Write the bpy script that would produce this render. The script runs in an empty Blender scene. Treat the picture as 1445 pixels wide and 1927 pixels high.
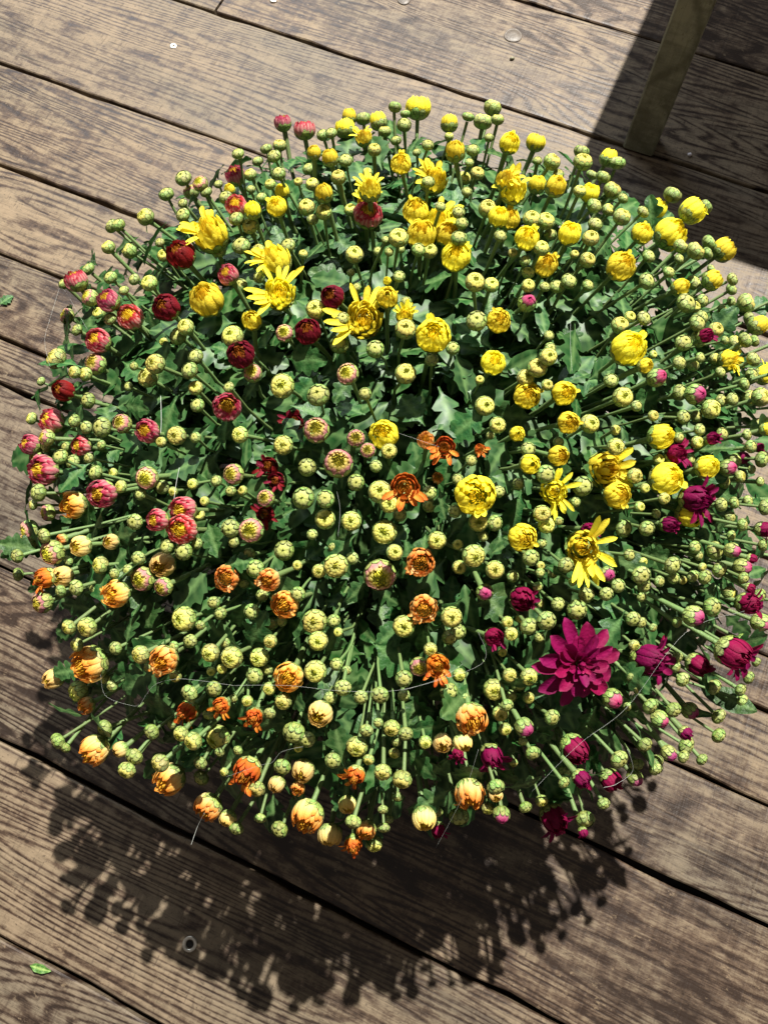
import bpy, math, random
from mathutils import Vector, Matrix
random.seed(7)
R = math.radians
sc = bpy.context.scene
col = sc.collection

# ------------------------------------------------------------------ camera
F_PX, PITCH, ROLL, CAM_H = 1447.0, R(18.5), R(4.0), 1.0
_fw = Vector((0, math.sin(PITCH), -math.cos(PITCH)))
_up0 = Vector((0, math.cos(PITCH), math.sin(PITCH)))
_rt0 = Vector((1, 0, 0))
_rt = _rt0*math.cos(ROLL) - _up0*math.sin(ROLL)
_up = _up0*math.cos(ROLL) + _rt0*math.sin(ROLL)
CAM = Vector((0, 0, CAM_H))
cam = bpy.data.cameras.new('camera')
cam.sensor_fit = 'VERTICAL'; cam.sensor_height = 36.0; cam.lens = F_PX/1927*36
cam.clip_start = .02; cam.clip_end = 100
cam_o = bpy.data.objects.new('camera', cam); col.objects.link(cam_o)
m = Matrix((_rt, _up, -_fw)).transposed().to_4x4(); m.translation = CAM
cam_o.matrix_world = m
sc.camera = cam_o

# ------------------------------------------------------------------ light
w = bpy.data.worlds.new('World'); sc.world = w; w.use_nodes = True
bg = w.node_tree.nodes['Background']; bg.inputs[0].default_value = (1, .92, .85, 1); bg.inputs[1].default_value = .20

BOARD_ANG = R(-28)
U = Vector((math.cos(BOARD_ANG), math.sin(BOARD_ANG), 0))       # along the floor boards
V = Vector((-math.sin(BOARD_ANG), math.cos(BOARD_ANG), 0))      # across the floor boards
PLANT = Vector((.022, .338, 0))

def lamp(name, kind, loc, target, energy, color, **kw):
    l = bpy.data.lights.new(name, kind); l.energy = energy; l.color = color
    for k, v in kw.items(): setattr(l, k, v)
    o = bpy.data.objects.new(name, l); col.objects.link(o)
    o.location = loc; o.rotation_euler = (Vector(target)-Vector(loc)).to_track_quat('-Z', 'Y').to_euler()
    return o
KEY_DIR = (V*.60 + U*-.01 + Vector((0, 0, 1))).normalized()
lamp('ceiling_spot', 'SPOT', PLANT + KEY_DIR*6.0 + Vector((0, 0, .1)), PLANT + Vector((0, 0, .1)), 4900, (1, .96, .88),
     spot_size=R(44), spot_blend=.5, shadow_soft_size=.045)
lamp('window_light', 'AREA', (-.9, 4.2, 2.6), (-.1, .9, 0), 95, (.80, .90, 1), shape='RECTANGLE', size=2.2, size_y=1.9)

sc.render.engine = 'CYCLES'
sc.view_settings.view_transform = 'Standard'; sc.view_settings.look = 'None'
sc.view_settings.gamma = 1; sc.view_settings.exposure = .1

def ray(px, py): return (_fw + _rt*((px-722.5)/F_PX) + _up*((963.5-py)/F_PX))
def on_plane(px, py, z=0):
    d = ray(px, py); return CAM + d*((CAM_H-z)/(-d.z))

# ------------------------------------------------------------------ helpers
class MB:
    def __init__(s): s.v=[]; s.f=[]; s.c=[]; s.uv={}
    def add(s, vs, fs, cs=None):
        n=len(s.v); s.v += [tuple(p) for p in vs]; s.f += [tuple(i+n for i in f) for f in fs]
        s.c += (cs if cs else [(1,1,1)]*len(vs))
    def mesh(s, name, mat, smooth=True):
        me = bpy.data.meshes.new(name); me.from_pydata(s.v, [], s.f)
        a = me.color_attributes.new('tint', 'FLOAT_COLOR', 'POINT')
        a.data.foreach_set('color', [x for c in s.c for x in (c[0], c[1], c[2], 1)])
        if smooth: me.polygons.foreach_set('use_smooth', [True]*len(me.polygons))
        if mat: me.materials.append(mat)
        me.update(); return me
def link(name, data, parent=None, mtx=None):
    o = bpy.data.objects.new(name, data); col.objects.link(o)
    if parent: o.parent = parent
    if mtx is not None: o.matrix_basis = mtx
    return o
def tag(o, label=None, cat=None, group=None, kind=None):
    if label: o['label'] = label
    if cat: o['category'] = cat
    if group: o['group'] = group
    if kind: o['kind'] = kind
    return o
def mixc(a, b, t): t=max(0,min(1,t)); return tuple(a[i]*(1-t)+b[i]*t for i in range(3))
def frame(axis, spin=0):
    z = Vector(axis).normalized(); x = z.orthogonal().normalized()
    x = Matrix.Rotation(spin, 3, z) @ x; y = z.cross(x)
    return Matrix((x, y, z)).transposed()
def tube(mb, pts, rads, n=6, c=(1,1,1), caps=True):
    vs=[]; fs=[]; prev=None
    for i,p in enumerate(pts):
        d = (pts[min(i+1,len(pts)-1)]-pts[max(i-1,0)]).normalized()
        if prev is None: x = d.orthogonal().normalized()
        else: x = (prev - d*prev.dot(d)).normalized()
        prev = x; y = d.cross(x)
        for k in range(n):
            a = 2*math.pi*k/n; vs.append(p + (x*math.cos(a)+y*math.sin(a))*rads[i])
    for i in range(len(pts)-1):
        for k in range(n):
            fs.append((i*n+k, i*n+(k+1)%n, (i+1)*n+(k+1)%n, (i+1)*n+k))
    if caps: fs.append(tuple(range(n-1,-1,-1))); fs.append(tuple((len(pts)-1)*n+k for k in range(n)))
    mb.add(vs, fs, [c]*len(vs) if not isinstance(c, list) else [c[i] for i in range(len(pts)) for k in range(n)])
def box(mb, x0,x1,y0,y1,z0,z1, bev=0.0, c=(1,1,1)):
    b=bev
    if b<=0:
        vs=[(x,y,z) for z in(z0,z1) for x,y in((x0,y0),(x1,y0),(x1,y1),(x0,y1))]
        mb.add(vs,[(3,2,1,0),(4,5,6,7),(0,1,5,4),(1,2,6,5),(2,3,7,6),(3,0,4,7)],[c]*8); return
    rings=[(b,z0),(0,z0+b),(0,z1-b),(b,z1)]; vs=[]
    for i,z in rings:
        for x,y in((x0+i+b,y0+i),(x1-i-b,y0+i),(x1-i,y0+i+b),(x1-i,y1-i-b),(x1-i-b,y1-i),(x0+i+b,y1-i),(x0+i,y1-i-b),(x0+i,y0+i+b)): vs.append((x,y,z))
    fs=[tuple(range(7,-1,-1)),tuple(range(24,32))]
    for k in range(3):
        for j in range(8): fs.append((k*8+j,k*8+(j+1)%8,k*8+8+(j+1)%8,k*8+8+j))
    mb.add(vs,fs,[c]*len(vs))

# ------------------------------------------------------------------ materials
class NT:
    def __init__(s, name):
        s.m = bpy.data.materials.new(name); s.m.use_nodes=True; s.t=s.m.node_tree; s.n=s.t.nodes; s.n.clear()
        s.out=s.new('ShaderNodeOutputMaterial'); s.p=s.new('ShaderNodeBsdfPrincipled'); s.l(s.p.outputs[0], s.out.inputs[0])
    def new(s, k, **kw):
        n=s.n.new(k)
        for a,b in kw.items(): setattr(n,a,b)
        return n
    def l(s,a,b): s.t.links.new(a,b)
    def put(s, v, inp):
        if hasattr(v,'is_linked') or hasattr(v,'links'): s.l(v, inp)
        else: inp.default_value = v
    def math(s, op, a, b=0.0, clamp=False):
        n=s.new('ShaderNodeMath', operation=op, use_clamp=clamp); s.put(a,n.inputs[0]); s.put(b,n.inputs[1]); return n.outputs[0]
    def noise(s, vec, scale=(1,1,1), detail=2, rough=.5, dist=0.0, sc=1.0):
        mp=s.new('ShaderNodeMapping'); mp.inputs['Scale'].default_value=scale; s.l(vec,mp.inputs[0])
        n=s.new('ShaderNodeTexNoise'); n.inputs['Scale'].default_value=sc; n.inputs['Detail'].default_value=detail
        n.inputs['Roughness'].default_value=rough; n.inputs['Distortion'].default_value=dist; s.l(mp.outputs[0],n.inputs['Vector']); return n.outputs[0]
    def ramp(s, v, stops):
        n=s.new('ShaderNodeValToRGB'); e=n.color_ramp.elements
        while len(e)<len(stops): e.new(.5)
        for k,(p,c) in enumerate(stops): e[k].position=p; e[k].color=(*c,1) if len(c)==3 else c
        s.l(v,n.inputs[0]); return n.outputs[0]
    def mr(s, v, a,b,c=0.0,d=1.0):
        n=s.new('ShaderNodeMapRange'); s.l(v,n.inputs[0])
        for i,x in enumerate((a,b,c,d)): n.inputs[i+1].default_value=x
        return n.outputs[0]
    def mix(s, t, a, b, mode='MIX'):
        n=s.new('ShaderNodeMix', data_type='RGBA', blend_type=mode); s.put(t,n.inputs[0])
        s.put(a if not isinstance(a,tuple) else (*a,1), n.inputs[6]); s.put(b if not isinstance(b,tuple) else (*b,1), n.inputs[7]); return n.outputs[2]
    def bump(s, h, strength, dist, prev=None):
        n=s.new('ShaderNodeBump'); n.inputs['Strength'].default_value=strength; n.inputs['Distance'].default_value=dist
        s.l(h,n.inputs['Height'])
        if prev is not None: s.l(prev,n.inputs['Normal'])
        return n.outputs[0]

def wood_material(name, dark, mid, light, gloss=(.40,.66), seed_amt=31.0, spec=.36):
    t=NT(name)
    tc=t.new('ShaderNodeTexCoord'); oi=t.new('ShaderNodeObjectInfo')
    off=t.new('ShaderNodeCombineXYZ')
    for i,k in enumerate((seed_amt,seed_amt*.37,seed_amt*.71)):
        t.l(t.math('MULTIPLY',oi.outputs['Random'],k), off.inputs[i])
    ad=t.new('ShaderNodeVectorMath',operation='ADD'); t.l(tc.outputs['Object'],ad.inputs[0]); t.l(off.outputs[0],ad.inputs[1])
    P=ad.outputs[0]
    # growth rings: contour lines of a long stretched field
    field=t.noise(P,(1.0,8.5,2),2.2,.40,.2)
    ring=t.math('SINE',t.math('MULTIPLY',field,230.0))
    ring=t.math('ADD',t.math('MULTIPLY',ring,.5),.5)
    ring=t.math('SUBTRACT',1.0,t.math('POWER',t.math('SUBTRACT',1.0,ring),2.6))
    fibre=t.noise(P,(14,420,40),4,.7)
    fibre2=t.noise(P,(45,130,40),4,.75)
    saw=t.noise(P,(105,2.2,4),3,.65,.6)
    sawb=t.noise(P,(26,1.6,4),2,.5,.5)
    blot=t.noise(P,(9,24,8),8,.74,.4)
    blot2=t.noise(P,(28,40,20),6,.72,.3)
    big=t.noise(P,(1.7,3.0,2),2,.5)
    # how worn the wood is (pale) against what keeps its dark stain
    rmask=t.mr(big,.36,.60,.22,.50)
    v=t.math('ADD',t.math('MULTIPLY',t.math('SUBTRACT',ring,.62),rmask), .5)
    v=t.math('ADD',v,t.math('MULTIPLY',t.math('SUBTRACT',blot,.5),.85))
    v=t.math('ADD',v,t.math('MULTIPLY',t.math('SUBTRACT',blot2,.5),1.05))
    v=t.math('ADD',v,t.math('MULTIPLY',t.math('SUBTRACT',fibre2,.5),1.05))
    v=t.math('ADD',v,t.math('MULTIPLY',t.math('SUBTRACT',saw,.5),.34))
    v=t.math('ADD',v,t.math('MULTIPLY',t.math('SUBTRACT',sawb,.5),.36))
    v=t.math('ADD',v,t.math('MULTIPLY',t.math('SUBTRACT',fibre,.5),.95))
    v=t.math('ADD',v,t.math('MULTIPLY',t.math('SUBTRACT',big,.5),.35))
    v=t.math('ADD',v,t.math('MULTIPLY',t.math('SUBTRACT',oi.outputs['Random'],.5),.34))
    c=t.ramp(v,[(.20,dark),(.45,mid),(.70,light),(1.0,tuple(min(.6,x*1.35) for x in light))])
    c=t.mix(t.mr(t.math('FRACT',t.math('MULTIPLY',oi.outputs['Random'],7.3)),.35,1,0,.6),c,(.74,.80,.92),'MULTIPLY')
    streak=t.noise(P,(2.2,95,8),5,.72,.3)
    c=t.mix(t.mr(streak,.55,.68,0,.65),c,dark)
    fleck=t.noise(P,(150,260,60),3,.7)
    c=t.mix(t.mr(fleck,.60,.68,0,.6),c,dark)
    tick=t.noise(P,(240,38,20),2,.6,.4)
    c=t.mix(t.mr(tick,.60,.72,0,.5),c,tuple(x*1.25 for x in dark))
    chip=t.noise(P,(70,120,30),4,.7)
    c=t.mix(t.mr(chip,.62,.70,0,.6),c,tuple(min(.5,x*1.45) for x in light))
    hue=t.noise(P,(3,9,2),3,.5)
    c=t.mix(t.mr(hue,.42,.66,0,.55),c,(.62,.72,.80),'MULTIPLY')
    # dark knots and splits
    vo=t.new('ShaderNodeTexVoronoi'); mp=t.new('ShaderNodeMapping'); mp.inputs['Scale'].default_value=(2.1,4.6,1); t.l(P,mp.inputs[0]); t.l(mp.outputs[0],vo.inputs['Vector'])
    vo.inputs['Scale'].default_value=1.0
    kd=t.math('ADD',vo.outputs['Distance'],t.math('MULTIPLY',t.math('SUBTRACT',blot,.5),.10))
    c=t.mix(t.mr(kd,.05,.10,.55,0),c,dark)
    split=t.noise(P,(3.5,75,5),3,.6,.8)
    c=t.mix(t.mr(split,.68,.74,0,.75),c,tuple(x*.5 for x in dark))
    t.l(c,t.p.inputs['Base Color'])
    t.l(t.mr(v,.2,.9,gloss[0],gloss[1]),t.p.inputs['Roughness'])
    t.p.inputs['Specular IOR Level'].default_value=spec
    b=t.bump(ring,.10,.0012); b=t.bump(blot2,.35,.0016,b); b=t.bump(saw,.45,.0014,b); b=t.bump(fibre,.35,.0008,b)
    t.l(b,t.p.inputs['Normal'])
    return t.m
M={}
M['floor']=wood_material('floor_wood',(.022,.0125,.0080),(.066,.041,.025),(.138,.100,.062))
M['bench']=wood_material('bench_wood',(.12,.108,.062),(.16,.144,.088),(.21,.19,.12),(.5,.7),17.0,.3)

def tint_material(name, rough=.5, trans=.25, spec=.4, streak=0.0, bumpy=0.0, nscale=9, bdist=.03):
    t=NT(name); at=t.new('ShaderNodeAttribute',attribute_name='tint'); oi=t.new('ShaderNodeObjectInfo'); tc=t.new('ShaderNodeTexCoord')
    c=at.outputs['Color']
    hs=t.new('ShaderNodeHueSaturation'); t.l(c,hs.inputs['Color'])
    t.l(t.mr(oi.outputs['Random'],0,1,.84,1.12),hs.inputs['Value']); t.l(t.mr(oi.outputs['Random'],0,1,.488,.512),hs.inputs['Hue'])
    n=t.noise(tc.outputs['Object'],(1,1,1),4,.6,0,nscale)
    c=t.mix(1.0,hs.outputs[0],t.ramp(n,[(.3,(1-.35*max(streak,.4),)*3),(.7,(1,1,1))]),'MULTIPLY')
    t.l(c,t.p.inputs['Base Color']); t.p.inputs['Roughness'].default_value=rough; t.p.inputs['Specular IOR Level'].default_value=spec
    if bumpy:
        t.l(t.bump(n,bumpy,bdist),t.p.inputs['Normal'])
    if trans:
        tr=t.new('ShaderNodeBsdfTranslucent'); t.l(c,tr.inputs[0]); mx=t.new('ShaderNodeMixShader'); mx.inputs[0].default_value=trans
        t.l(t.p.outputs[0],mx.inputs[1]); t.l(tr.outputs[0],mx.inputs[2]); t.l(mx.outputs[0],t.out.inputs[0])
    return t.m
M['petal']=tint_material('petal',.6,.38,.18,.45,.2)
M['calyx']=tint_material('calyx',.45,.05,.4,.6,.3)
M['stem']=tint_material('stem',.5,0,.35,.8,.2)
M['leaf']=tint_material('leaf',.46,.17,.30,1.0,.16,7,.05)
M['leaf_mass']=tint_material('leaf_mass',.46,.17,.30,1.0,.06,110,.001)
def plain(name, c, rough=.6, metal=0.0, nscale=80, amt=.35, bump=.2):
    t=NT(name); tc=t.new('ShaderNodeTexCoord'); n=t.noise(tc.outputs['Object'],(1,1,1),5,.6,0,nscale)
    t.l(t.ramp(n,[(.3,tuple(x*(1-amt) for x in c)),(.7,c)]),t.p.inputs['Base Color'])
    t.p.inputs['Roughness'].default_value=rough; t.p.inputs['Metallic'].default_value=metal
    t.l(t.bump(n,bump,.001),t.p.inputs['Normal']); return t.m
M['under']=plain('underfloor',(.012,.009,.007),.9)
M['screw']=plain('screw_metal',(.62,.58,.50),.38,.85,400,.3)
M['pot']=plain('pot_plastic',(.030,.028,.028),.5,0,60,.2)
M['soil']=plain('soil',(.035,.022,.014),.95,0,160,.7,.9)
M['thread']=plain('thread_silk',(.45,.47,.44),.35,0,900,.1,0)
M['grit']=plain('grit',(.62,.58,.60),.6,0,500,.3)
M['knot']=plain('wood_plug',(.085,.064,.045),.5,0,220,.45,.5)

# ------------------------------------------------------------------ floor
under=MB(); box(under,-4,4,-4,4,-.08,-.034)
floor=tag(link('floor',under.mesh('floor',M['under'],False)),kind='structure')
floor.rotation_euler.z=BOARD_ANG
def plank(u0,u1,v0,v1,top=0.0):
    """one board, long edges a little wavy and chipped, top edges rounded"""
    L=u1-u0; W=v1-v0; n=max(8,int(L/.045)); rr=random.Random(int((u0*13+v0*971)*1000))
    g=.0025
    def edge(s):
        ph=[rr.uniform(0,6.28) for _ in range(3)]; chips={}
        for _ in range(int(L*3)): chips[rr.randrange(n)]=rr.uniform(.001,.0045)
        return [.0011*math.sin(i*.21+ph[0])+.0007*math.sin(i*.83+ph[1])+chips.get(i,0) for i in range(n+1)]
    ea,eb=edge(0),edge(1); bev=.0019; vs=[]; 
    dz=[.0009*math.sin(i*.11+u0)+.0004*math.sin(i*.5) for i in range(n+1)]
    for i in range(n+1):
        x=L*i/n; a=g+max(-.001,ea[i]); b=W-g-max(-.001,eb[i])
        if i in(0,n): x += (.0018 if i==0 else -.0018)
        lo=-.03
        vs += [(x,a,lo),(x,a,top-bev+dz[i]),(x,a+bev*.9,top-bev*.15+dz[i]),(x,a+bev*2.6,top+dz[i]),
               (x,(a+b)/2,top+dz[i]+.0006),(x,b-bev*2.6,top+dz[i]),(x,b-bev*.9,top-bev*.15+dz[i]),(x,b,top-bev+dz[i]),(x,b,lo)]
    fs=[]
    for i in range(n):
        for k in range(8): fs.append((i*9+k,(i+1)*9+k,(i+1)*9+k+1,i*9+k+1))
    fs.append(tuple(range(9))); fs.append(tuple(n*9+8-k for k in range(9)))
    mb=MB(); mb.add(vs,fs); me=mb.mesh('plank',M['floor'],False)
    o=link('plank',me,floor); o.location=(u0,v0,0); return o
rows=[(-1.12,-.93),(-.93,-.74),(-.74,-.55),(-.55,-.364),(-.364,-.176),(-.176,.016),(.25,.316),(.316,.442),(.442,.588),(.588,.775),
      (.775,1.022),(1.022,1.254),(1.254,1.45),(1.45,1.66),(1.66,1.85),(1.85,2.07),(2.07,2.3)]
cuts={1.022:[-.811],-.364:[1.4],-.176:[-1.1],.588:[.9],.775:[1.75],1.254:[-1.3]}
for a,b in rows:
    xs=[-2.6]+cuts.get(a,[random.choice([-1.5,-1.2,1.5,1.8])])+[2.6]
    for x0,x1 in zip(xs,xs[1:]): plank(x0,x1,a,b,random.uniform(-.0015,.001))
plank(-2.6,-.12,.016,.25); plank(-.12,2.6,.016,.142,-.001); plank(-.12,2.6,.142,.25,.0005)

def uv(px,py):
    p=on_plane(px,py); return p
def screw_head(px,py,r,label,ringed=False):
    mb=MB(); n=18; vs=[]; fs=[]
    prof=[(r,-.001),(r,.0010),(r*.86,.0016),(r*.5,.0013),(r*.30,.0012),(r*.26,-.0004),(0,-.0005)] if not ringed else [(r,-.001),(r,.0016),(r*.88,.0022),(r*.62,.0018),(r*.52,-.0006),(0,-.0009)]
    for q,z in prof[:-1]:
        for k in range(n):
            a=2*math.pi*k/n; qq=q
            if not ringed and abs(q-r*.30)<1e-9: qq=q*(1+.55*max(0,math.cos(4*a))**2)
            if not ringed and abs(q-r*.26)<1e-9: qq=q*(1+.55*max(0,math.cos(4*a))**2)
            vs.append((qq*math.cos(a),qq*math.sin(a),z))
    L=len(prof)-1
    for i in range(L-1):
        for k in range(n): fs.append((i*n+k,i*n+(k+1)%n,(i+1)*n+(k+1)%n,(i+1)*n+k))
    me_root=MB(); me_root.add(vs,fs); p=on_plane(px,py)
    o=link('washer' if ringed else 'screw',me_root.mesh('screw',M['screw'])); o.location=(p.x,p.y,.001)
    hb=MB(); hb.add([(q*math.cos(2*math.pi*k/n),q*math.sin(2*math.pi*k/n),-.0003) for q in(r*.42,) for k in range(n)],[tuple(range(n))])
    h=link('recess',hb.mesh('recess',M['under'],False),o)
    h.location.z = -.0002 if not ringed else .0004
    tag(o,label,'screw' if not ringed else 'washer'); return o
screw_head(327,88,.0063,'pale screw head with cross recess set in a bare board')
screw_head(515,1,.0065,'pale screw head beside the butt joint of two boards')
screw_head(358,1776,.0085,'shiny metal ring lying at the edge of the plant shadow',True)

def disc_thing(name,px,py,r,mat,label,cat,squash=1.0):
    mb=MB(); n=22; vs=[]; fs=[]
    prof=[(1,-.001),(1,.0006),(.93,.0011),(.86,.0004),(.80,.0009),(.4,.0012)]
    for q,z in prof:
        for k in range(n):
            a=2*math.pi*k/n; j=1+.03*math.sin(3*a+px); vs.append((r*q*j*math.cos(a),r*q*j*squash*math.sin(a),z))
    for i in range(len(prof)-1):
        for k in range(n): fs.append((i*n+k,i*n+(k+1)%n,(i+1)*n+(k+1)%n,(i+1)*n+k))
    fs.append(tuple((len(prof)-1)*n+k for k in range(n)))
    mb.add(vs,fs); p=on_plane(px,py); o=link(name,mb.mesh(name,mat)); o.location=(p.x,p.y,.0012); tag(o,label,cat); return o
disc_thing('wood_plug',965,68,.0155,M['knot'],'round wooden plug with dark rim in pale board','plug')
disc_thing('wood_plug',760,1,.0115,M['knot'],'small round plug at board edge far from the bench','plug')

def crumb(px,py,r,mat,label,name,cat,el=1.0):
    mb=MB(); rr=random.Random(px); n=8; vs=[]; fs=[]
    for i in range(1,5):
        for k in range(n):
            t=math.pi*i/5; a=2*math.pi*k/n; q=r*rr.uniform(.8,1.15)
            vs.append((q*el*math.sin(t)*math.cos(a),q*math.sin(t)*math.sin(a),r*.7+q*.75*math.cos(t)))
    for i in range(3):
        for k in range(n): fs.append((i*n+k,(i+1)*n+k,(i+1)*n+(k+1)%n,i*n+(k+1)%n))
    fs.append(tuple(range(n))); fs.append(tuple(3*n+n-1-k for k in range(n)))
    mb.add(vs,fs); p=on_plane(px,py); o=link(name,mb.mesh(name,mat)); o.location=(p.x,p.y,.0); o.rotation_euler.z=px; tag(o,label,cat); return o
crumb(1296,293,.0035,M['grit'],'tiny pale crumb lying on the shaded floor by the bench leg','crumb','crumb')
crumb(963,113,.0042,M['bench'],'small brown wood chip standing beside the round plug','wood_chip','chip',.6)

# ------------------------------------------------------------------ bench (only a leg reaches the frame)
bench=link('bench',None); bench.rotation_euler.z=BOARD_ANG
tag(bench,'furniture with a square grey green wooden leg standing on the shaded floor','bench')
HB=.46
def bench_leg(u,v,lu,lv):
    mb=MB(); box(mb,-.025,.025,-.02,.02,0,1,.003)
    mb.v=[(x+lu*z*HB,y+lv*z*HB,z*HB) for x,y,z in mb.v]
    mb.v=[(x,y,(HB-.004 if z>HB*.999 else z)) for x,y,z in mb.v]
    o=link('leg',mb.mesh('leg',M['bench'],False),bench); o.location=(u,v,0)
bench_leg(-.035,1.036,0,.22); bench_leg(1.25,1.036,0,.22); bench_leg(-.035,1.80,0,-.22); bench_leg(1.25,1.80,0,-.22)
for k in range(4):
    v0=1.115+k*.152
    mb=MB(); box(mb,-.122,1.33,v0,v0+.149,HB-.002,HB+.036,.003); link('seat_plank',mb.mesh('seat_plank',M['bench'],False),bench)
for v0 in(1.13,1.68):
    mb=MB(); box(mb,0.0,1.22,v0,v0+.026,HB-.09,HB-.003,.002); link('rail',mb.mesh('rail',M['bench'],False),bench)

# ------------------------------------------------------------------ the plant
plant=link('chrysanthemum_plant',None); plant.location=PLANT
tag(plant,'bushy potted chrysanthemum with yellow, red, orange and magenta flowers and green buds','plant')
PC=PLANT
RD, Z0, ZT = .410, .262, .425
def dome_z(r): return Z0+(ZT-Z0)*math.sqrt(max(0,1-(r/RD)**2))
def dome_hit(px,py,shrink=0.0):
    """where the view line meets the crown; a line that just misses takes its nearest point"""
    d=ray(px,py).normalized(); A=RD-shrink; C=ZT-Z0-shrink; o=CAM-Vector((PC.x,PC.y,Z0))
    s=Vector((1/A,1/A,1/C)); D=Vector((d.x*s.x,d.y*s.y,d.z*s.z)); O=Vector((o.x*s.x,o.y*s.y,o.z*s.z))
    a=D.dot(D); b=O.dot(D); c=O.dot(O)-1; q=b*b-a*c
    t=(-b-math.sqrt(q))/a if q>0 else -b/a
    p=CAM+d*t
    if p.z<Z0-.06:
        t=(CAM_H-(Z0-.06))/(-d.z); p=CAM+d*t
    return p
# --- petal and bract builders (local +Z is where the head looks, radius 1)
def strip(mb, phi, prof, wid, colf, rows=6, cross=(-1,-.5,0,.5,1), cup=0.0, twist=0.0, wob=0.0, rr=random):
    """a petal: prof(t)->(radius,height), wid(t)->half width, colf(t,s)->colour"""
    e=Vector((math.cos(phi),math.sin(phi),0)); ep=Vector((-math.sin(phi),math.cos(phi),0)); vs=[]; cs=[]
    side=rr.uniform(-wob,wob)
    for i in range(rows+1):
        t=i/rows; r,z=prof(t); r2,z2=prof(min(1,t+.02)); r1,z1=prof(max(0,t-.02))
        tan=Vector((r2-r1,0,z2-z1)); tan=tan.normalized() if tan.length>1e-6 else Vector((1,0,0))
        nr,nz=-tan.z,tan.x                                       # towards the inside
        w=wid(t)
        for s in cross:
            k=cup*s*s*w; rr_=r+nr*k; zz=z+nz*k+twist*s*w*t
            vs.append(e*rr_+ep*(s*w+side*t*t)+Vector((0,0,zz))); cs.append(colf(t,s))
    n=len(cross); fs=[]
    for i in range(rows):
        for j in range(n-1): fs.append((i*n+j,i*n+j+1,(i+1)*n+j+1,(i+1)*n+j))
    mb.add(vs,fs,cs)
def ell(a,b,t0,t1,zc=0.0,tuck=0.0):
    def f(t):
        th=R(t0+(t1-t0)*t); q=max(0,(t-.75)/.25)
        return a*math.sin(th), zc-b*math.cos(th)-tuck*q*q
    return f
def wround(w,base=.35,tip=.0,p=.55,peak=.6):
    def f(t):
        if t<peak: k=base+(1-base)*math.sin(t/peak*math.pi/2)
        else: k=tip+(1-tip)*max(0,1-((t-peak)/(1-peak))**2.2)**p
        return w*k
    return f
def ball(mb,a,b,zc,c0,c1,n=12,m=7):
    vs=[];cs=[];fs=[]
    for i in range(m+1):
        t=math.pi*i/m
        for k in range(n):
            p=2*math.pi*k/n; vs.append((a*math.sin(t)*math.cos(p),a*math.sin(t)*math.sin(p),zc-b*math.cos(t))); cs.append(mixc(c0,c1,i/m))
    for i in range(m):
        for k in range(n): fs.append((i*n+k,i*n+(k+1)%n,(i+1)*n+(k+1)%n,(i+1)*n+k))
    mb.add(vs,fs,cs)
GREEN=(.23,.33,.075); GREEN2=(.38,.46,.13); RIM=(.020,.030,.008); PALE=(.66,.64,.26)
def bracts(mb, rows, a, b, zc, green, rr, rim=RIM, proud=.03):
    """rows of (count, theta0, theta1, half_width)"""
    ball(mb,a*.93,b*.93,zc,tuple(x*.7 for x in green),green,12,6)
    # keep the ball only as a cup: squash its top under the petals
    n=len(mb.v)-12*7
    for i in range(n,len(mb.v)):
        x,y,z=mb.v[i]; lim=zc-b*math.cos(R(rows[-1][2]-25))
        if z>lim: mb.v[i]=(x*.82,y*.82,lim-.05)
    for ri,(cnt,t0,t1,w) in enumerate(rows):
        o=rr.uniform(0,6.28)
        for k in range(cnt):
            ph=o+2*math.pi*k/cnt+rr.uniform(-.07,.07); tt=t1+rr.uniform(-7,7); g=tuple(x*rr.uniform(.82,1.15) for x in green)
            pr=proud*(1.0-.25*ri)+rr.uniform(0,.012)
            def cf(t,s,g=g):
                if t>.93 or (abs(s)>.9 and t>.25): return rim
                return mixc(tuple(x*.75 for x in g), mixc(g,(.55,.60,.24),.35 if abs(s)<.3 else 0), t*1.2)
            strip(mb,ph,ell(a+pr,b+pr,t0,tt,zc),wround(w*rr.uniform(.9,1.1),.7,.25,.5,.55),cf,6,(-1,-.80,-.4,0,.4,.80,1),-.0+.22*w/a,0,0,rr)
def shell(mb,n,a,b,zc,t0,t1,w,colf,rr,jt=6,tuck=.0,rows=7,cup=.28,wob=.0,jr=.03,tip=.15):
    o=rr.uniform(0,6.28)
    for k in range(n):
        j=rr.uniform(-jr,jr); x=t1+rr.uniform(-jt,jt)
        strip(mb,o+2*math.pi*k/n+rr.uniform(-.06,.06),ell(a+j,b+j,t0,x,zc,tuck),wround(w*rr.uniform(.9,1.12),.5,tip,.5,.55),colf,rows,(-1,-.55,0,.55,1),cup,rr.uniform(-.1,.1),wob,rr)
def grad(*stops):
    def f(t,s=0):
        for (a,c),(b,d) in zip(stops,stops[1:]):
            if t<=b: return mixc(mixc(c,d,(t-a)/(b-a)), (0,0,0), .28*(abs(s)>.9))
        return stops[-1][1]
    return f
Yl=(.97,.84,.06); Yd=(.95,.72,.035); Yp=(.86,.77,.24); Yg=(.66,.67,.17)
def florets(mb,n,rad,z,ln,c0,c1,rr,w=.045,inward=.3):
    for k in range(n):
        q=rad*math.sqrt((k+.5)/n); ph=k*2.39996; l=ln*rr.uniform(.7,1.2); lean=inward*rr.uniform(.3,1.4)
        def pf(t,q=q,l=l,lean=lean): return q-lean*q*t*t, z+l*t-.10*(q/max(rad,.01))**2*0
        strip(mb,ph,pf,wround(w,.7,.3),lambda t,s,c0=c0,c1=c1: mixc(c0,c1,t),2,(-1,0,1),.5,0,.02,rr)
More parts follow.
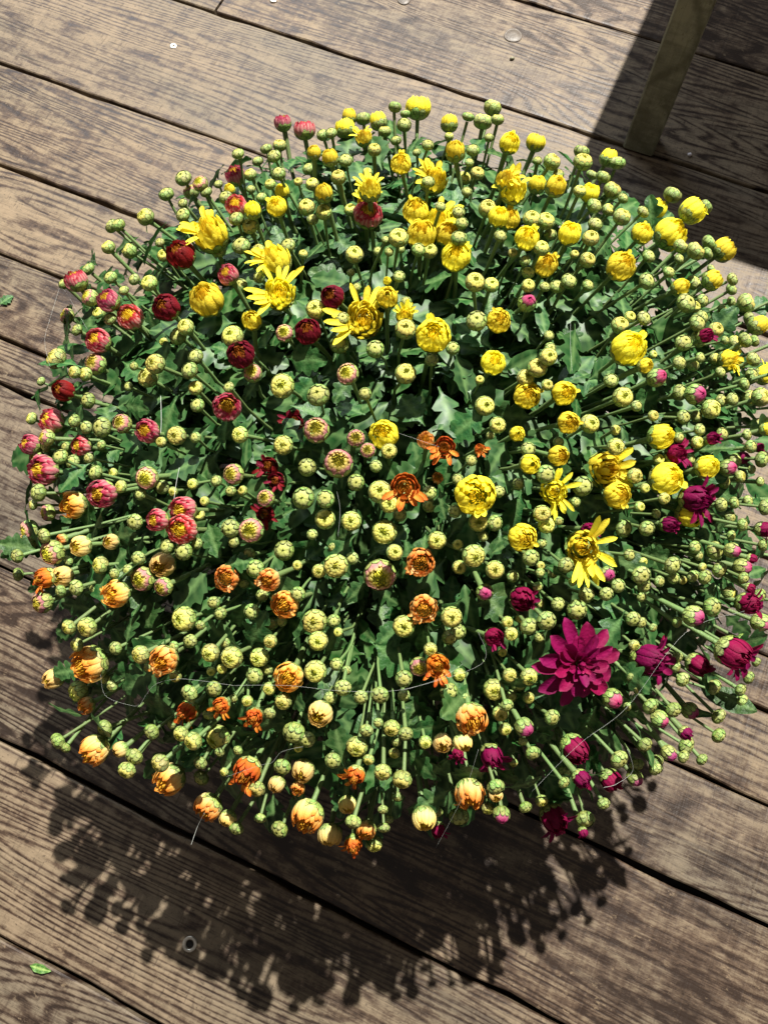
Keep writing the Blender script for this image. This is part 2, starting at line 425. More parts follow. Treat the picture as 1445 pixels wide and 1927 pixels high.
def spread(mb,ph,r0,z0,ln,lift,droop,w,colf,rr,point=.15,cup=.35):
    def pf(t): return r0+ln*t*math.cos(lift), z0+ln*(math.sin(lift)*t-droop*t*t)
    strip(mb,ph,pf,wround(w,.32,point,.55,.62),colf,8,(-1,-.55,0,.55,1),cup,rr.uniform(-.25,.25),ln*.14,rr)

PAL={'g':(GREEN,GREEN2)}
def petal_cols(kind):
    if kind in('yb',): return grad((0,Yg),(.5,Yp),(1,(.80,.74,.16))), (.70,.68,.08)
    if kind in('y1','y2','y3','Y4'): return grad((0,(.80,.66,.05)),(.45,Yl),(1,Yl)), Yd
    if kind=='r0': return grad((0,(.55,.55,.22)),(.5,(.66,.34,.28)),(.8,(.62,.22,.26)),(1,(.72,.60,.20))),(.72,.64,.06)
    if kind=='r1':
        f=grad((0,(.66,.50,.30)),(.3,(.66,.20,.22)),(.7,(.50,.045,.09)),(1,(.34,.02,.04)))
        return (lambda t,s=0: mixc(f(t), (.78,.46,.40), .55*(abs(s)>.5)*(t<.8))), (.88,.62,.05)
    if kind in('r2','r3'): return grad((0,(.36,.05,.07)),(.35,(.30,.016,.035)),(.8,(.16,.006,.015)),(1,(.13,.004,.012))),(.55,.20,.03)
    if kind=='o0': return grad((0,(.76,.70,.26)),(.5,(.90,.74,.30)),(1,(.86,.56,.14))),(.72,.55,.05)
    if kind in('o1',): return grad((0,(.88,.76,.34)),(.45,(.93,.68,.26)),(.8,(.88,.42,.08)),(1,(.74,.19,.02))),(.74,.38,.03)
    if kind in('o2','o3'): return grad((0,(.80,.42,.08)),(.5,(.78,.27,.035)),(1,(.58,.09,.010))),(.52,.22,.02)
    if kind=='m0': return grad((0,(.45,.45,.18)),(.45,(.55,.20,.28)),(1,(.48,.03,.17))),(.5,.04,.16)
    return grad((0,(.32,.014,.10)),(.5,(.25,.004,.068)),(1,(.18,.003,.045))),(.25,.005,.06)

def make_head(kind, seed):
    """returns (petal mesh, calyx mesh, list of loose petal meshes)"""
    rr=random.Random(seed); pm=MB(); cm=MB(); loose=[]
    pc,disc=petal_cols('yb' if kind=='t' else kind)
    green=mixc(GREEN,GREEN2,rr.random())
    if kind=='s': kind='g'; green=mixc(green,(.26,.36,.10),.6)
    if kind=='t': kind='yb'
    if kind=='g':
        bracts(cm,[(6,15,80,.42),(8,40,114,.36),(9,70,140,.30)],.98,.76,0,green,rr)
        shell(pm,10,.88,.70,0,70,172,.26,grad((0,GREEN2),(.55,(.58,.60,.22)),(1,(.54,.56,.14))),rr,4,.06)
    elif kind=='yb':
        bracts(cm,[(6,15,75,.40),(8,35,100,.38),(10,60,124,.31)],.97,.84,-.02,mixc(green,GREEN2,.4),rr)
        shell(pm,12,.93,.84,0,60,152,.27,pc,rr,7,.10)
        shell(pm,9,.72,.70,.02,80,160,.24,grad((0,Yg),(1,Yg)),rr,8,.10)
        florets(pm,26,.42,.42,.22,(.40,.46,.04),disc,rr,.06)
    elif kind=='r0':
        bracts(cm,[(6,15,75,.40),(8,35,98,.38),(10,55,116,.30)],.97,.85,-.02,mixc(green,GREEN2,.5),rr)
        shell(pm,15,.95,.86,0,60,138,.23,pc,rr,9,.04)
        shell(pm,12,.78,.74,.02,70,146,.2,grad((0,(.6,.5,.2)),(1,(.74,.62,.14))),rr,8,.06)
        florets(pm,46,.58,.36,.30,(.50,.48,.04),disc,rr,.055)
    elif kind=='m0':
        bracts(cm,[(6,12,80,.42),(8,35,112,.36),(9,60,132,.30)],.92,.95,-.04,green,rr)
        shell(pm,9,.80,.95,.05,60,166,.25,pc,rr,7,.04)
        shell(pm,6,.50,.85,.12,70,165,.2,pc,rr,8,.03)
    elif kind=='y1':
        bracts(cm,[(6,12,72,.38),(8,30,92,.37),(10,48,104,.30)],.94,.84,-.12,green,rr)
        shell(pm,13,.92,1.08,.02,45,138,.26,pc,rr,15,.0,7,.3,.05,.05)
        shell(pm,10,.74,1.04,.02,60,144,.25,pc,rr,14,.0)
        shell(pm,8,.5,.92,0,80,155,.2,grad((0,Yd),(1,Yl)),rr,9)
    elif kind in('y2','o0','r1','r2','o1'):
        low={'y2':1.0,'o0':1.05,'r1':1.08,'r2':1.0,'o1':1.0}[kind]
        bracts(cm,[(6,12,66,.34),(9,28,84*low,.34),(11,44,94*low,.27)],.90,.78,-.16,green,rr)
        n=20 if kind in('r1','r2','o1') else 16
        close={'y2':134,'o0':138,'r1':126,'r2':136,'o1':120}[kind]
        shell(pm,n,.96,.98,0,48,close,.22 if n>16 else .25,pc,rr,15 if kind!='o1' else 24,.0,8,.32,.07 if kind!='o1' else .14,.06)
        shell(pm,n-3,.80,.92,.0,60,close+5,.19,pc,rr,13,.01,7,.32,.06,.05)
        shell(pm,n-6,.62,.76,.0,75,close+6,.16,mix_fn(pc,disc,.35),rr,12,.03,6,.3,.05)
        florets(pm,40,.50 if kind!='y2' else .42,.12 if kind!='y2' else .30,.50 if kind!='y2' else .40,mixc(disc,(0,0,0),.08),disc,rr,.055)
        if kind=='o1' and rr.random()<.8:
            for k in range(rr.choice([3,5,6])): spread(pm,rr.uniform(-1.1,1.1),.55,.25,rr.uniform(.4,.75),rr.uniform(.3,.8),.35,.11,pc,rr)
        if kind=='y2' and rr.random()<.55:
            for k in range(2): spread(pm,rr.uniform(-.5,.5),.55,.35,.62,.65,.15,.15,pc,rr)
    elif kind in('y3','o2','r3','m1','m2'):
        mg=kind[0]=='m'
        s={'y3':.80,'o2':.85,'r3':.8,'m1':.78,'m2':.70}[kind]
        bracts(cm,[(6,12,66,.34*s),(9,28,84,.33*s),(10,44,96,.27*s)],.86*s,.80*s,-.30 if mg else -.2,green,rr)
        n=14; zc=-.05
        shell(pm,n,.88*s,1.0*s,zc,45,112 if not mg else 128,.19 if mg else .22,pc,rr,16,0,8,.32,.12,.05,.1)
        shell(pm,n-3,.68*s,1.05*s,zc,55,120 if not mg else 136,.17,pc,rr,14,0,7,.32,.12,.05,.1)
        shell(pm,8,.45*s,1.05*s,zc,70,130,.13,mix_fn(pc,disc,.3),rr,14,0,6,.32,.1)
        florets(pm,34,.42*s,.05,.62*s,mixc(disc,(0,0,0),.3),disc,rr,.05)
        c=rr.uniform(-.4,.4); cnt={'y3':9,'o2':7,'r3':8,'m1':3,'m2':9}[kind]; arc={'y3':1.5,'o2':1.3,'r3':2.6,'m1':.8,'m2':2.0}[kind]
        for k in range(cnt):
            mb=MB(); spread(mb,c+rr.uniform(-arc,arc),.45*s,.05,rr.uniform(.70,1.15) if not mg else rr.uniform(.75,1.1),rr.uniform(.3,1.0),rr.uniform(.1,.4),rr.uniform(.12,.17),pc,rr,.06 if mg else .15); loose.append(mb)
    elif kind=='Y4':
        s=.56
        bracts(cm,[(6,12,66,.34*s),(9,28,84,.33*s)],.86*s,.80*s,-.2,green,rr)
        shell(pm,20,.92*s,.98*s,0,45,104,.105,pc,rr,20,0,8,.3,.13,.07)
        shell(pm,17,.70*s,.98*s,0,55,114,.095,pc,rr,18,0,7,.3,.13,.07)
        shell(pm,12,.46*s,.95*s,0,70,122,.08,mix_fn(pc,disc,.3),rr,18,0,6,.3,.1,.05)
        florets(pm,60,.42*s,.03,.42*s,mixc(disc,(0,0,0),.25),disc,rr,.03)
        for k in range(14):
            mb=MB(); spread(mb,rr.uniform(-1.7,1.7),.34,-.02,rr.uniform(.55,.95),rr.uniform(.0,.75),rr.uniform(-.05,.3),rr.uniform(.075,.105),pc,rr); loose.append(mb)
    elif kind=='M':
        bracts(cm,[(8,12,66,.10),(10,28,90,.10)],.26,.24,-.16,green,rr)
        for cnt,l0,l1,lift,wd,r0,z0 in((12,.74,1.0,.08,.175,.14,-.05),(11,.56,.76,.38,.155,.12,.0),(10,.38,.52,.68,.115,.09,.03),(8,.24,.34,1.0,.07,.06,.05)):
            o=rr.uniform(0,6)
            for k in range(cnt):
                mb=MB(); sh=rr.uniform(.8,1.25)
                cf=grad((0,(.15*sh,.002,.035*sh)),(.5,(.27*sh,.004,.075*sh)),(.93,(.25*sh,.004,.07*sh)),(1,(.36*sh,.03,.13*sh)))
                spread(mb,o+6.283*k/cnt+rr.uniform(-.16,.16),r0,z0,rr.uniform(l0,l1),lift+rr.uniform(-.15,.2),rr.uniform(.0,.25),wd*rr.uniform(.85,1.15),cf,rr,.12,.45); loose.append(mb)
        florets(pm,34,.10,.06,.20,(.10,.002,.025),(.34,.01,.11),rr,.022,.5)
    return pm.mesh('petals',M['petal']), cm.mesh('calyx',M['calyx']), [l.mesh('petal',M['petal']) for l in loose]
def mix_fn(f,c,k): return lambda t,s=0: mixc(f(t,s),c,k)

# heads: where each one sits on the crown. (origin of the survey tile) then kind, x, y, width
SURVEY={
(0,150):"""g 1295 402 62;g 998 535 82;r0 1090 565 80;r0 1040 608 80;g 1122 610 62;g 905 622 75;r1 1280 520 110;yb 1362 515 62;y1 1250 600 60;g 1228 640 70;r1 1285 685 115;y1 1375 710 90;yb 1360 795 80;g 1285 755 75;g 995 735 70;g 995 672 50;yb 792 745 90;g 610 795 75;g 645 790 70;yb 590 910 70;yb 705 930 80;y3 1140 830 215;r2 985 950 150;g 870 885 50;g 1190 930 72;g 1312 900 95;yb 1408 930 70;r1 1240 1060 110;r1 415 1090 120;g 480 1030 70;g 350 1110 60;g 602 1075 70;yb 812 1105 85;r0 490 1185 90;r1 590 1200 120;y2 1125 1195 180;r2 905 1240 140;r1 710 1290 140;r0 365 1285 80;g 420 1360 60;g 600 1300 65;r1 535 1420 130;y1 1370 1310 110;yb 1010 1345 85;g 970 1395 90;yb 1265 1395 115""",
(450,150):"""r1 238 232 88;r1 355 270 115;y1 600 200 75;g 675 210 75;y1 757 225 90;y1 578 265 110;yb 792 280 65;g 847 148 65;y2 972 150 135;g 897 245 75;g 903 185 50;y1 1142 237 90;g 1245 200 60;yb 1325 225 92;yb 1378 150 88;yb 1405 215 65;g 1358 315 48;g 455 300 62;g 500 290 60;y1 408 397 75;y1 495 425 88;yb 735 380 68;g 853 330 55;y3 675 310 100;y2 880 455 112;y3 1060 540 170;y1 1175 390 105;g 1270 383 68;g 965 395 45;g 148 375 62;g 190 415 70;g 215 510 70;yb 540 530 78;y1 463 617 92;yb 398 567 68;y1 235 607 78;y2 205 690 110;g 122 640 55;yb 367 693 88;yb 460 718 82;y3 712 590 140;y3 700 660 130;r1 700 735 150;g 1028 555 68;yb 1222 535 72;yb 1295 508 70;g 1095 690 55;yb 1350 700 92;g 1192 722 62;y2 960 715 140;y3 1090 760 180;y2 990 840 160;y2 1130 840 130;yb 866 858 100;g 797 872 45;g 1195 862 82;y2 1410 745 110;g 1420 850 65;y2 1180 960 155;g 975 925 70;yb 1035 930 80;g 30 900 70;g 108 932 70;g 265 900 75;y3 190 975 200;yb 627 950 92;g 870 1070 60;y1 805 1095 45;g 640 1128 45;Y4 230 1200 300;r2 507 1180 130;y1 805 1185 115;yb 1282 1100 100;yb 1370 1115 80;y1 72 1315 112;yb 417 1248 100;g 110 1075 60;r2 375 1370 140;g 562 1298 68;Y4 680 1330 360;yb 905 1355 110;y2 1055 1390 190;r0 248 1378 90;g 1290 1312 105;y2 1410 1310 130;y3 900 1280 110;g 545 1440 95""",
(945,150):"""y2 40 345 110;y2 182 340 100;g 190 440 50;yb 270 445 88;g 430 390 78;yb 438 445 95;y1 575 425 90;g 620 450 88;g 305 512 55;g 548 527 70;y1 188 570 95;y1 290 580 115;yb 420 605 65;y2 475 615 105;g 500 685 80;yb 598 600 92;g 655 645 55;y3 60 590 170;y3 20 540 130;y2 35 755 120;yb 160 755 90;yb 235 768 92;g 505 785 75;yb 650 745 90;y2 840 700 110;g 765 718 65;g 925 625 92;y2 1035 710 145;g 1105 690 70;y2 760 835 115;y2 915 840 180;yb 970 905 75;y2 365 835 125;y2 133 860 130;yb 212 915 80;y2 235 1005 130;yb 480 860 85;yb 463 980 80;y2 645 1015 155;g 795 960 70;yb 1050 930 95;g 1122 885 75;y2 1205 925 125;g 1115 945 65;y1 1140 1090 110;g 1135 1030 50;g 1040 1105 85;y1 965 1130 90;g 905 1045 60;g 1250 1085 65;g 1245 1140 60;g 785 1095 85;g 362 1095 80;g 465 1118 60;g 230 1125 55;m0 135 1210 100;g 1000 1215 105;yb 1045 1235 60;g 1245 1207 55;yb 1325 1215 100;g 1195 1245 50;g 1345 1305 80;y1 1390 1335 100;yb 640 1335 90;g 770 1297 75;g 1085 1290 70;g 1060 1325 90;m1 1110 1390 90;yb 1160 1360 80;yb 1265 1430 80;g 1320 1415 80;g 1370 1420 60;g 985 1430 85;g 1065 1410 85""",
(0,600):"""r0 520 245 115;yb 305 215 110;r2 345 390 115;yb 465 300 70;g 480 445 80;yb 845 245 105;yb 805 318 105;g 1065 205 80;g 1032 280 85;yb 1065 375 75;g 1075 470 70;g 1245 372 55;r2 1310 195 150;r0 1375 295 95;r1 1235 480 155;r1 280 555 135;g 405 555 65;r1 165 685 110;r0 255 645 85;g 250 695 60;r1 440 690 110;g 360 695 50;r0 200 750 80;r1 235 825 165;g 330 750 80;g 555 590 105;r0 665 570 100;r1 802 610 130;yb 960 635 100;yb 1305 630 85;g 520 835 75;r0 800 865 120;g 765 955 60;r0 1270 845 110;g 210 945 90;r1 555 950 150;o1 400 1010 150;r0 260 1055 85;g 735 1105 80;r1 855 1095 120;r1 995 1040 150;r1 990 1145 160;r0 160 1150 115;g 240 1180 75;r0 150 1215 100;g 55 1240 80;g 95 1290 70;r0 285 1270 130;o0 440 1235 115;o1 340 1200 60;o0 605 1212 85;yb 547 1340 90;o0 885 1335 140;g 1000 1265 90;o0 340 1400 115;o2 240 1410 130;r0 775 1415 130;g 100 1390 65;o1 1235 1410 140;g 1255 1140 95;r0 1365 1150 130;g 1355 1280 65;g 1390 1360 90;g 1255 935 55""",
(450,600):"""y2 1380 240 130;g 545 140 95;g 740 165 90;g 1160 160 70;yb 905 297 110;r0 590 300 115;yb 235 365 130;g 430 415 115;g 685 407 65;yb 1335 473 100;yb 1405 578 85;r3 300 560 130;r0 420 605 135;yb 240 687 100;r0 635 650 95;y2 785 630 160;r0 700 715 80;yb 815 720 80;o1 1015 660 90;o2 1115 700 140;o2 1310 710 70;r3 160 800 130;r0 540 785 155;g 370 808 90;g 635 890 85;o2 900 920 185;yb 765 940 120;yb 815 1005 95;o1 1080 865 60;g 1035 945 70;y2 1285 960 225;g 350 975 115;g 470 980 90;r0 145 975 90;r3 140 1060 130;yb 468 1090 105;yb 610 1100 100;yb 790 1160 130;yb 845 1270 85;g 245 1260 105;yb 1075 1205 95;o1 985 1325 155;yb 525 1345 130;yb 1275 1290 120;yb 1300 1105 100;g 1390 1110 80;g 1410 940 60;yb 1390 1365 95;r0 765 1395 165;g 55 1285 65;g 85 1355 80;o1 160 1420 125;r3 200 880 120""",
(945,600):"""g 645 35 85;y2 685 160 185;y1 775 255 80;g 260 160 60;yb 250 205 90;yb 190 265 105;yb 125 320 90;y2 135 415 150;y2 335 405 130;yb 655 425 105;g 590 335 75;m0 840 320 100;y2 360 565 120;yb 475 570 100;g 985 155 85;g 1070 125 90;y3 1235 220 130;g 1315 115 80;yb 1250 130 60;g 1075 210 50;g 1185 290 55;g 1365 220 75;g 1355 310 80;y3 1430 300 120;g 1315 355 65;yb 1345 430 80;yb 1405 425 100;g 965 400 80;m0 1050 410 115;yb 1135 490 105;g 1190 445 65;g 985 535 75;g 1055 530 60;yb 1395 580 75;y1 1435 600 70;y1 860 640 135;g 960 645 55;m1 1145 650 80;g 1195 625 65;g 1330 630 55;yb 615 695 90;y1 80 625 85;y1 150 790 110;g 140 710 75;y2 305 745 110;g 235 845 95;y3 565 820 230;yb 720 855 80;y2 625 960 145;g 435 910 105;g 300 940 75;Y4 260 930 250;m2 950 730 150;g 1020 765 60;y1 1110 805 125;y2 890 870 185;m2 1060 980 200;y1 1015 1065 140;m1 1310 755 80;g 1265 770 70;m0 1225 810 90;m1 1400 700 60;g 1350 695 65;g 1410 765 80;g 1205 885 70;g 1400 885 50;g 1430 1025 80;m2 1430 1145 120;yb 215 1060 90;yb 240 1120 90;y2 110 1190 155;Y4 420 1235 330;m1 470 1150 95;g 660 1140 90;g 785 1140 80;m1 910 1120 100;g 1190 1010 70;g 1260 1000 60;g 1335 990 60;g 345 1340 80;g 155 1300 85;m0 570 1390 85;g 690 1285 60;g 755 1395 95;g 925 1340 85;g 930 1410 60;g 1100 1405 75;g 1180 1365 80;g 1035 1400 60;g 1155 1260 95;m0 1250 1260 85;m0 1305 1350 90;m1 1360 1305 60;g 1415 1230 60;g 1305 1120 65;g 1310 1410 60""",
(0,1080):"""r0 230 155 115;o1 630 110 150;g 415 75 80;g 515 80 60;r0 890 70 95;yb 375 290 75;yb 475 290 105;yb 1000 245 130;g 1200 215 65;g 1370 205 80;g 1090 280 50;g 1035 365 70;o1 485 490 190;o0 290 570 110;yb 425 640 110;o1 470 715 90;yb 765 440 95;o1 890 470 155;g 630 405 70;g 805 510 50;yb 1145 430 95;yb 1260 455 115;yb 1410 455 100;g 1385 555 85;g 1165 625 80;g 1030 650 90;o2 1015 750 130;g 570 840 85;g 825 860 80;g 315 910 85;g 355 945 60;o1 510 960 160;o0 655 955 85;g 730 995 90;yb 690 1070 90;yb 870 1030 95;o1 920 1120 165;yb 985 870 80;yb 1050 910 95;yb 1185 890 130;g 1195 970 50;g 1090 1030 70;g 1095 1110 80;o2 1340 1080 175;yb 1395 1170 90;o1 1130 1270 155;o0 1240 1330 90;g 1285 1385 75;g 1415 1330 60;o2 1380 780 110;o2 1200 720 110;g 610 610 60""",
(450,1080):"""g 320 110 75;o1 250 165 155;g 70 205 80;yb 410 260 130;yb 430 365 100;g 515 255 65;yb 115 455 120;o1 270 560 160;yb 415 530 115;g 530 492 65;g 565 620 85;g 765 660 90;yb 240 695 85;o0 440 760 140;g 895 570 85;r0 980 505 105;o2 1080 500 150;o1 1005 190 155;yb 895 285 115;yb 1155 235 110;g 1145 345 80;g 1190 315 80;g 1140 640 90;yb 1385 630 110;m0 1335 100 90;m1 1390 345 125;o1 1265 790 170;yb 830 840 85;g 905 870 75;yb 640 940 110;o0 1105 920 105;o0 1215 920 100;m2 1375 1000 160;yb 1420 760 80;g 510 1015 80;o0 350 1070 120;g 235 1050 85;o0 205 1145 85;o1 320 1165 75;g 300 865 120;g 370 900 80;yb 780 1080 90;yb 885 1120 100;o2 630 1100 120;o0 590 1255 95;g 620 1350 80;o1 370 1320 180;o0 495 1420 130;o1 690 1395 110;o2 620 1475 110;yb 735 1470 85;o0 1005 1330 130;o1 1255 1200 165;g 1395 1160 90;o0 1395 1205 70;g 1195 1320 100;m1 1085 1400 90;m0 1425 1310 90;g 220 1390 85;g 120 1330 50;g 810 1335 50;m2 1190 980 90;g 855 915 50""",
(945,1080):"""m1 110 140 160;g 240 255 95;g 145 285 90;g 405 195 105;g 455 115 80;g 565 110 70;M 415 485 500;yb 145 560 90;g 90 600 80;m2 810 470 230;m1 1070 500 140;m2 1270 440 240;m2 1345 165 160;g 1140 180 95;m0 1040 230 115;g 950 262 55;g 710 245 75;g 755 265 55;g 770 65 70;g 1395 120 75;m0 1405 265 100;g 1300 360 65;g 980 575 75;g 1150 615 80;g 1340 565 65;g 1380 480 50;g 1295 630 65;g 1305 690 65;g 1175 775 80;m0 600 680 110;g 805 720 85;m0 855 790 90;g 930 740 80;m0 1020 745 90;m1 1000 870 80;g 1175 880 75;g 1000 935 95;g 985 995 65;g 1085 1010 60;m0 905 975 80;g 775 930 75;g 835 1025 80;g 835 1060 70;g 635 1010 95;m1 400 960 165;m0 120 835 100;g 270 780 80;g 25 715 65;g 165 975 75;g 340 1075 75;m1 435 1120 110;m1 595 1130 130;m0 720 1110 85;g 730 1040 75;g 550 1250 65;g 450 1335 95;m2 285 1340 190;m1 440 1410 60;g 125 1270 65;g 335 1135 60;g 700 560 50;m1 1350 80 60"""}
heads=[]
for (ox,oy),txt in SURVEY.items():
    for e in txt.split(';'):
        k,x,y,d=e.split(); x=ox+float(x)/2.89; y=oy+float(y)/2.89; d=float(d)/2.89
        if any((x-h[1])**2+(y-h[2])**2<(.30*min(d,h[3])+4)**2 for h in heads): continue
        heads.append((k,x,y,d))
# a few more just outside the right edge of the survey so the crown closes
for k,x,y,d in(('g',1462,560,26),('yb',1468,640,30),('g',1480,760,26),('g',1474,860,28),('m0',1478,940,28),('g',1470,1050,26),('g',1460,1130,24),('yb',1462,700,30),('m1',1482,1000,32),('g',1490,680,25)):
    heads.append((k,x,y,d))

# little side buds that sit beside a larger head on the same spray
side=[]
for i in range(4000):
    if len(side)>=190: break
    k,x,y,d=random.choice(heads)
    a=random.uniform(0,6.283); dd=d*random.uniform(.35,.6)+random.uniform(10,24); nx=x+math.cos(a)*dd; ny=y+math.sin(a)*dd; nd=random.uniform(15,25)
    if ny<900 and random.random()<.55: continue
    if ((nx-735)/690)**2+((ny-890)/690)**2>.98: continue
    if any((nx-h[1])**2+(ny-h[2])**2<(.42*(nd+h[3]))**2 for h in heads+side): continue
    side.append(('s' if random.random()<.6 else 't',nx,ny,nd))
heads+=side
VARS={'s':4,'t':4,'g':5,'yb':5,'r0':4,'r1':5,'r2':4,'r3':3,'y1':4,'y2':6,'y3':5,'Y4':5,'o0':4,'o1':6,'o2':4,'m0':4,'m1':4,'m2':4,'M':1}
LIB={}
def head_mesh(kind,i):
    key=(kind,i%VARS[kind])
    if key not in LIB: LIB[key]=make_head(kind,hash(kind) % 1 + sum(map(ord,kind))*17+key[1]*101)
    return LIB[key]
NAMES={'s':'side_bud','t':'side_bud','g':'flower_bud','yb':'opening_bud','r0':'opening_bud','m0':'flower_bud','y1':'cupped_flower','o0':'cupped_flower','r1':'cupped_flower','r2':'cupped_flower',
       'y2':'half_open_flower','o1':'half_open_flower','m1':'half_open_flower','y3':'open_flower','o2':'open_flower','r3':'open_flower','m2':'open_flower','Y4':'open_flower','M':'open_flower'}
PLABEL={'M':'fully open magenta bloom with broad layered petals'}
SCALE_FIX={'y3':1.15,'Y4':1.02,'M':.90,'m1':1.15,'m2':1.1,'o2':1.1,'r3':1.05}
stem_pts=[]
count={}
for k,x,y,d in heads:
    depthj=random.uniform(-.012,.024)+(.010 if k in 'st' else 0)+(.03 if k=='r3' else 0)-( .01 if k=='M' else 0)
    p=dome_hit(x,y,depthj)
    z=(p-CAM).dot(_fw); rad=d/2*z/F_PX*SCALE_FIX.get(k,1.0)*(1.09 if d<36 else 1.06)
    rel=Vector((p.x-PC.x,p.y-PC.y,0)); rn=min(1.05,rel.length/RD); out=rel.normalized() if rel.length>1e-5 else Vector((0,-1,0))
    mt=64 if out.y<.2 else 64-12*min(1,(out.y-.2)/.6)
    if out.x<0: mt-=12*abs(out.x)
    tilt=R(mt*rn**1.25); axis=(out*math.sin(tilt)+Vector((0,0,1))*math.cos(tilt))
    axis=(axis+Vector((random.gauss(0,.13),random.gauss(0,.13),random.gauss(0,.08)))).normalized()
    if k=='Y4': axis=(axis+.7*(CAM-p).normalized()).normalized(); p=p+axis*.012
    if rn<.75: axis=(axis+.25*(CAM-p).normalized()).normalized()
    count[k]=count.get(k,0)+1
    pm,cm,loose=head_mesh(k,count[k]+random.randrange(2))
    # loose petals lean outward and down the side of the crown, as they open first on the lit side
    fr=frame(axis,0); sp=random.uniform(0,6.28)
    if k in('y3','Y4','o1','o2','m1','m2','y2'):
        tgt=(out*.9+Vector((random.gauss(0,.4),random.gauss(0,.4),.1))); tl=fr.inverted()@tgt; sp=math.atan2(tl.y,tl.x)
        if k=='Y4': sp={0:2.4,1:2.2,2:-.2,3:-.6}.get(count[k]-1,sp); tl=fr.inverted()@Vector((math.cos(sp),math.sin(sp),0)); sp=math.atan2(tl.y,tl.x)
    fr=fr@Matrix.Rotation(sp,3,'Z')
    mtx=(fr@Matrix.Diagonal((rad*random.uniform(.96,1.04),rad,rad*random.uniform(.92,1.06)))).to_4x4(); mtx.translation=p-PC
    o=link(NAMES[k],pm,plant,mtx)
    if k in PLABEL: o['label']=PLABEL[k]
    link('calyx',cm,o)
    for l in loose: link('petal',l,o)
    # stem
    rs={'g':.0012,'yb':.0014,'s':.0009,'t':.0010}.get(k,.0018)*random.uniform(.85,1.15)
    base=p-axis*rad*.80; foot=Vector((PC.x,PC.y,.185))+out*(.02+.09*rn)+Vector((random.gauss(0,.012),random.gauss(0,.012),0))
    ln=(base-foot).length; c1=base-axis*ln*.38+Vector((random.gauss(0,.013),random.gauss(0,.013),random.gauss(0,.006))); c2=foot+(out*.35*rn+Vector((0,0,1))).normalized()*ln*.30
    pts=[]; N=9
    for i in range(N):
        t=i/(N-1); q=1-t; pts.append(base*q**3+c1*3*q*q*t+c2*3*q*t*t+foot*t**3)
    stem_pts.append((pts,axis,out,rn))
    inv=mtx.inverted(); mb=MB()
    radii=[rs*(1.45 if i==0 else 1.0+.07*i) for i in range(N)]
    pl=[q-PC for q in pts]
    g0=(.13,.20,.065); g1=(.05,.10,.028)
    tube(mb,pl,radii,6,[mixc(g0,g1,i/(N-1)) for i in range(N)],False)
    mb.v=[tuple(inv@Vector(q)) for q in mb.v]
    link('stem',mb.mesh('stem',M['stem']),o)

# --- leaves
def leaf_mesh(seed, lobed=True, mb=None, mtx=None, n=22):
    rr=random.Random(seed); own=mb is None
    if own: mb=MB()
    vs=[]; cs=[]; wmax=rr.uniform(.30,.40) if lobed else rr.uniform(.17,.25)
    cen=[.30+rr.uniform(-.03,.03),.53+rr.uniform(-.03,.03),.73+rr.uniform(-.02,.02)]; off=rr.uniform(-.05,.05)
    bend=rr.uniform(.10,.75); fold=rr.uniform(.05,.45); wavea=rr.uniform(.008,.03); ph=rr.uniform(0,6); roll=rr.uniform(-.25,.25)
    d0=tuple(c*rr.uniform(.75,1.25) for c in(.015,.068,.014)); vein=mixc(d0,(.17,.30,.10),.65)
    def half(t,sd):
        if lobed:
            env=min(1,(t/.30))**1.3*(.10+.90*min(1,(1-t)/.55)**.55) if t>.0 else 0
            lb=0
            for k,c in enumerate(cen):
                q=(t-c-off*sd)/.105
                if abs(q)<1: lb=max(lb,(1-q*q)**.5*(.8,1.0,.85)[k])
            q=(t-.90)/.14
            if abs(q)<1: lb=max(lb,.55*(1-q*q)**.5)
            return max(.018,wmax*env*(.30+.70*lb))*(1 if t<1 else 0)
        return max(.02,wmax*math.sin(math.pi*min(1,max(0,t)**.9))**.8)*(1 if t<1 else 0)
    for i in range(n+1):
        t=i/n
        for s in(-1,-.5,0,.5,1):
            h=half(t,1 if s>0 else -1)
            if abs(s)==.5: h=.5*h+.5*wmax*.45*min(1,t/.3)*min(1,(1-t)/.3) if lobed else h
            x=t+(.30*abs(s)*h if lobed else .02*abs(s)); y=s*h
            z=-bend*.5*t*t+fold*abs(y)*.8+wavea*math.sin(ph+t*17+s*2)*abs(s)-.9*y*y+roll*y*t
            vs.append(Vector((x,y,z)))
            vs_c=vein if s==0 else (mixc(d0,vein,.45*max(0,math.cos(t*30-abs(s)*4))**3) if abs(s)<1 else mixc(d0,(.09,.20,.06),.4))
            cs.append(vs_c)
    fs=[]
    for i in range(n):
        for k in range(4): fs.append((i*5+k,i*5+k+1,(i+1)*5+k+1,(i+1)*5+k))
    if mtx is not None: vs=[mtx@v for v in vs]
    mb.add(vs,fs,cs)
    if own: return mb.mesh('leaf',M['leaf'])
leafs=[leaf_mesh(i) for i in range(12)]; ovals=[leaf_mesh(100+i,False) for i in range(6)]
def leaf_matrix(pos,direction,normal,size):
    x=direction.normalized(); z=(normal-x*normal.dot(x)).normalized(); y=z.cross(x)
    mm=(Matrix((x,y,z)).transposed()@Matrix.Diagonal((size,size,size))).to_4x4(); mm.translation=pos; return mm
def dome_normal(p):
    v=Vector(((p.x-PC.x)/RD**2,(p.y-PC.y)/RD**2,max(.02,(p.z-Z0))/(ZT-Z0)**2*.6)); return v.normalized()
nl=0; ns=0
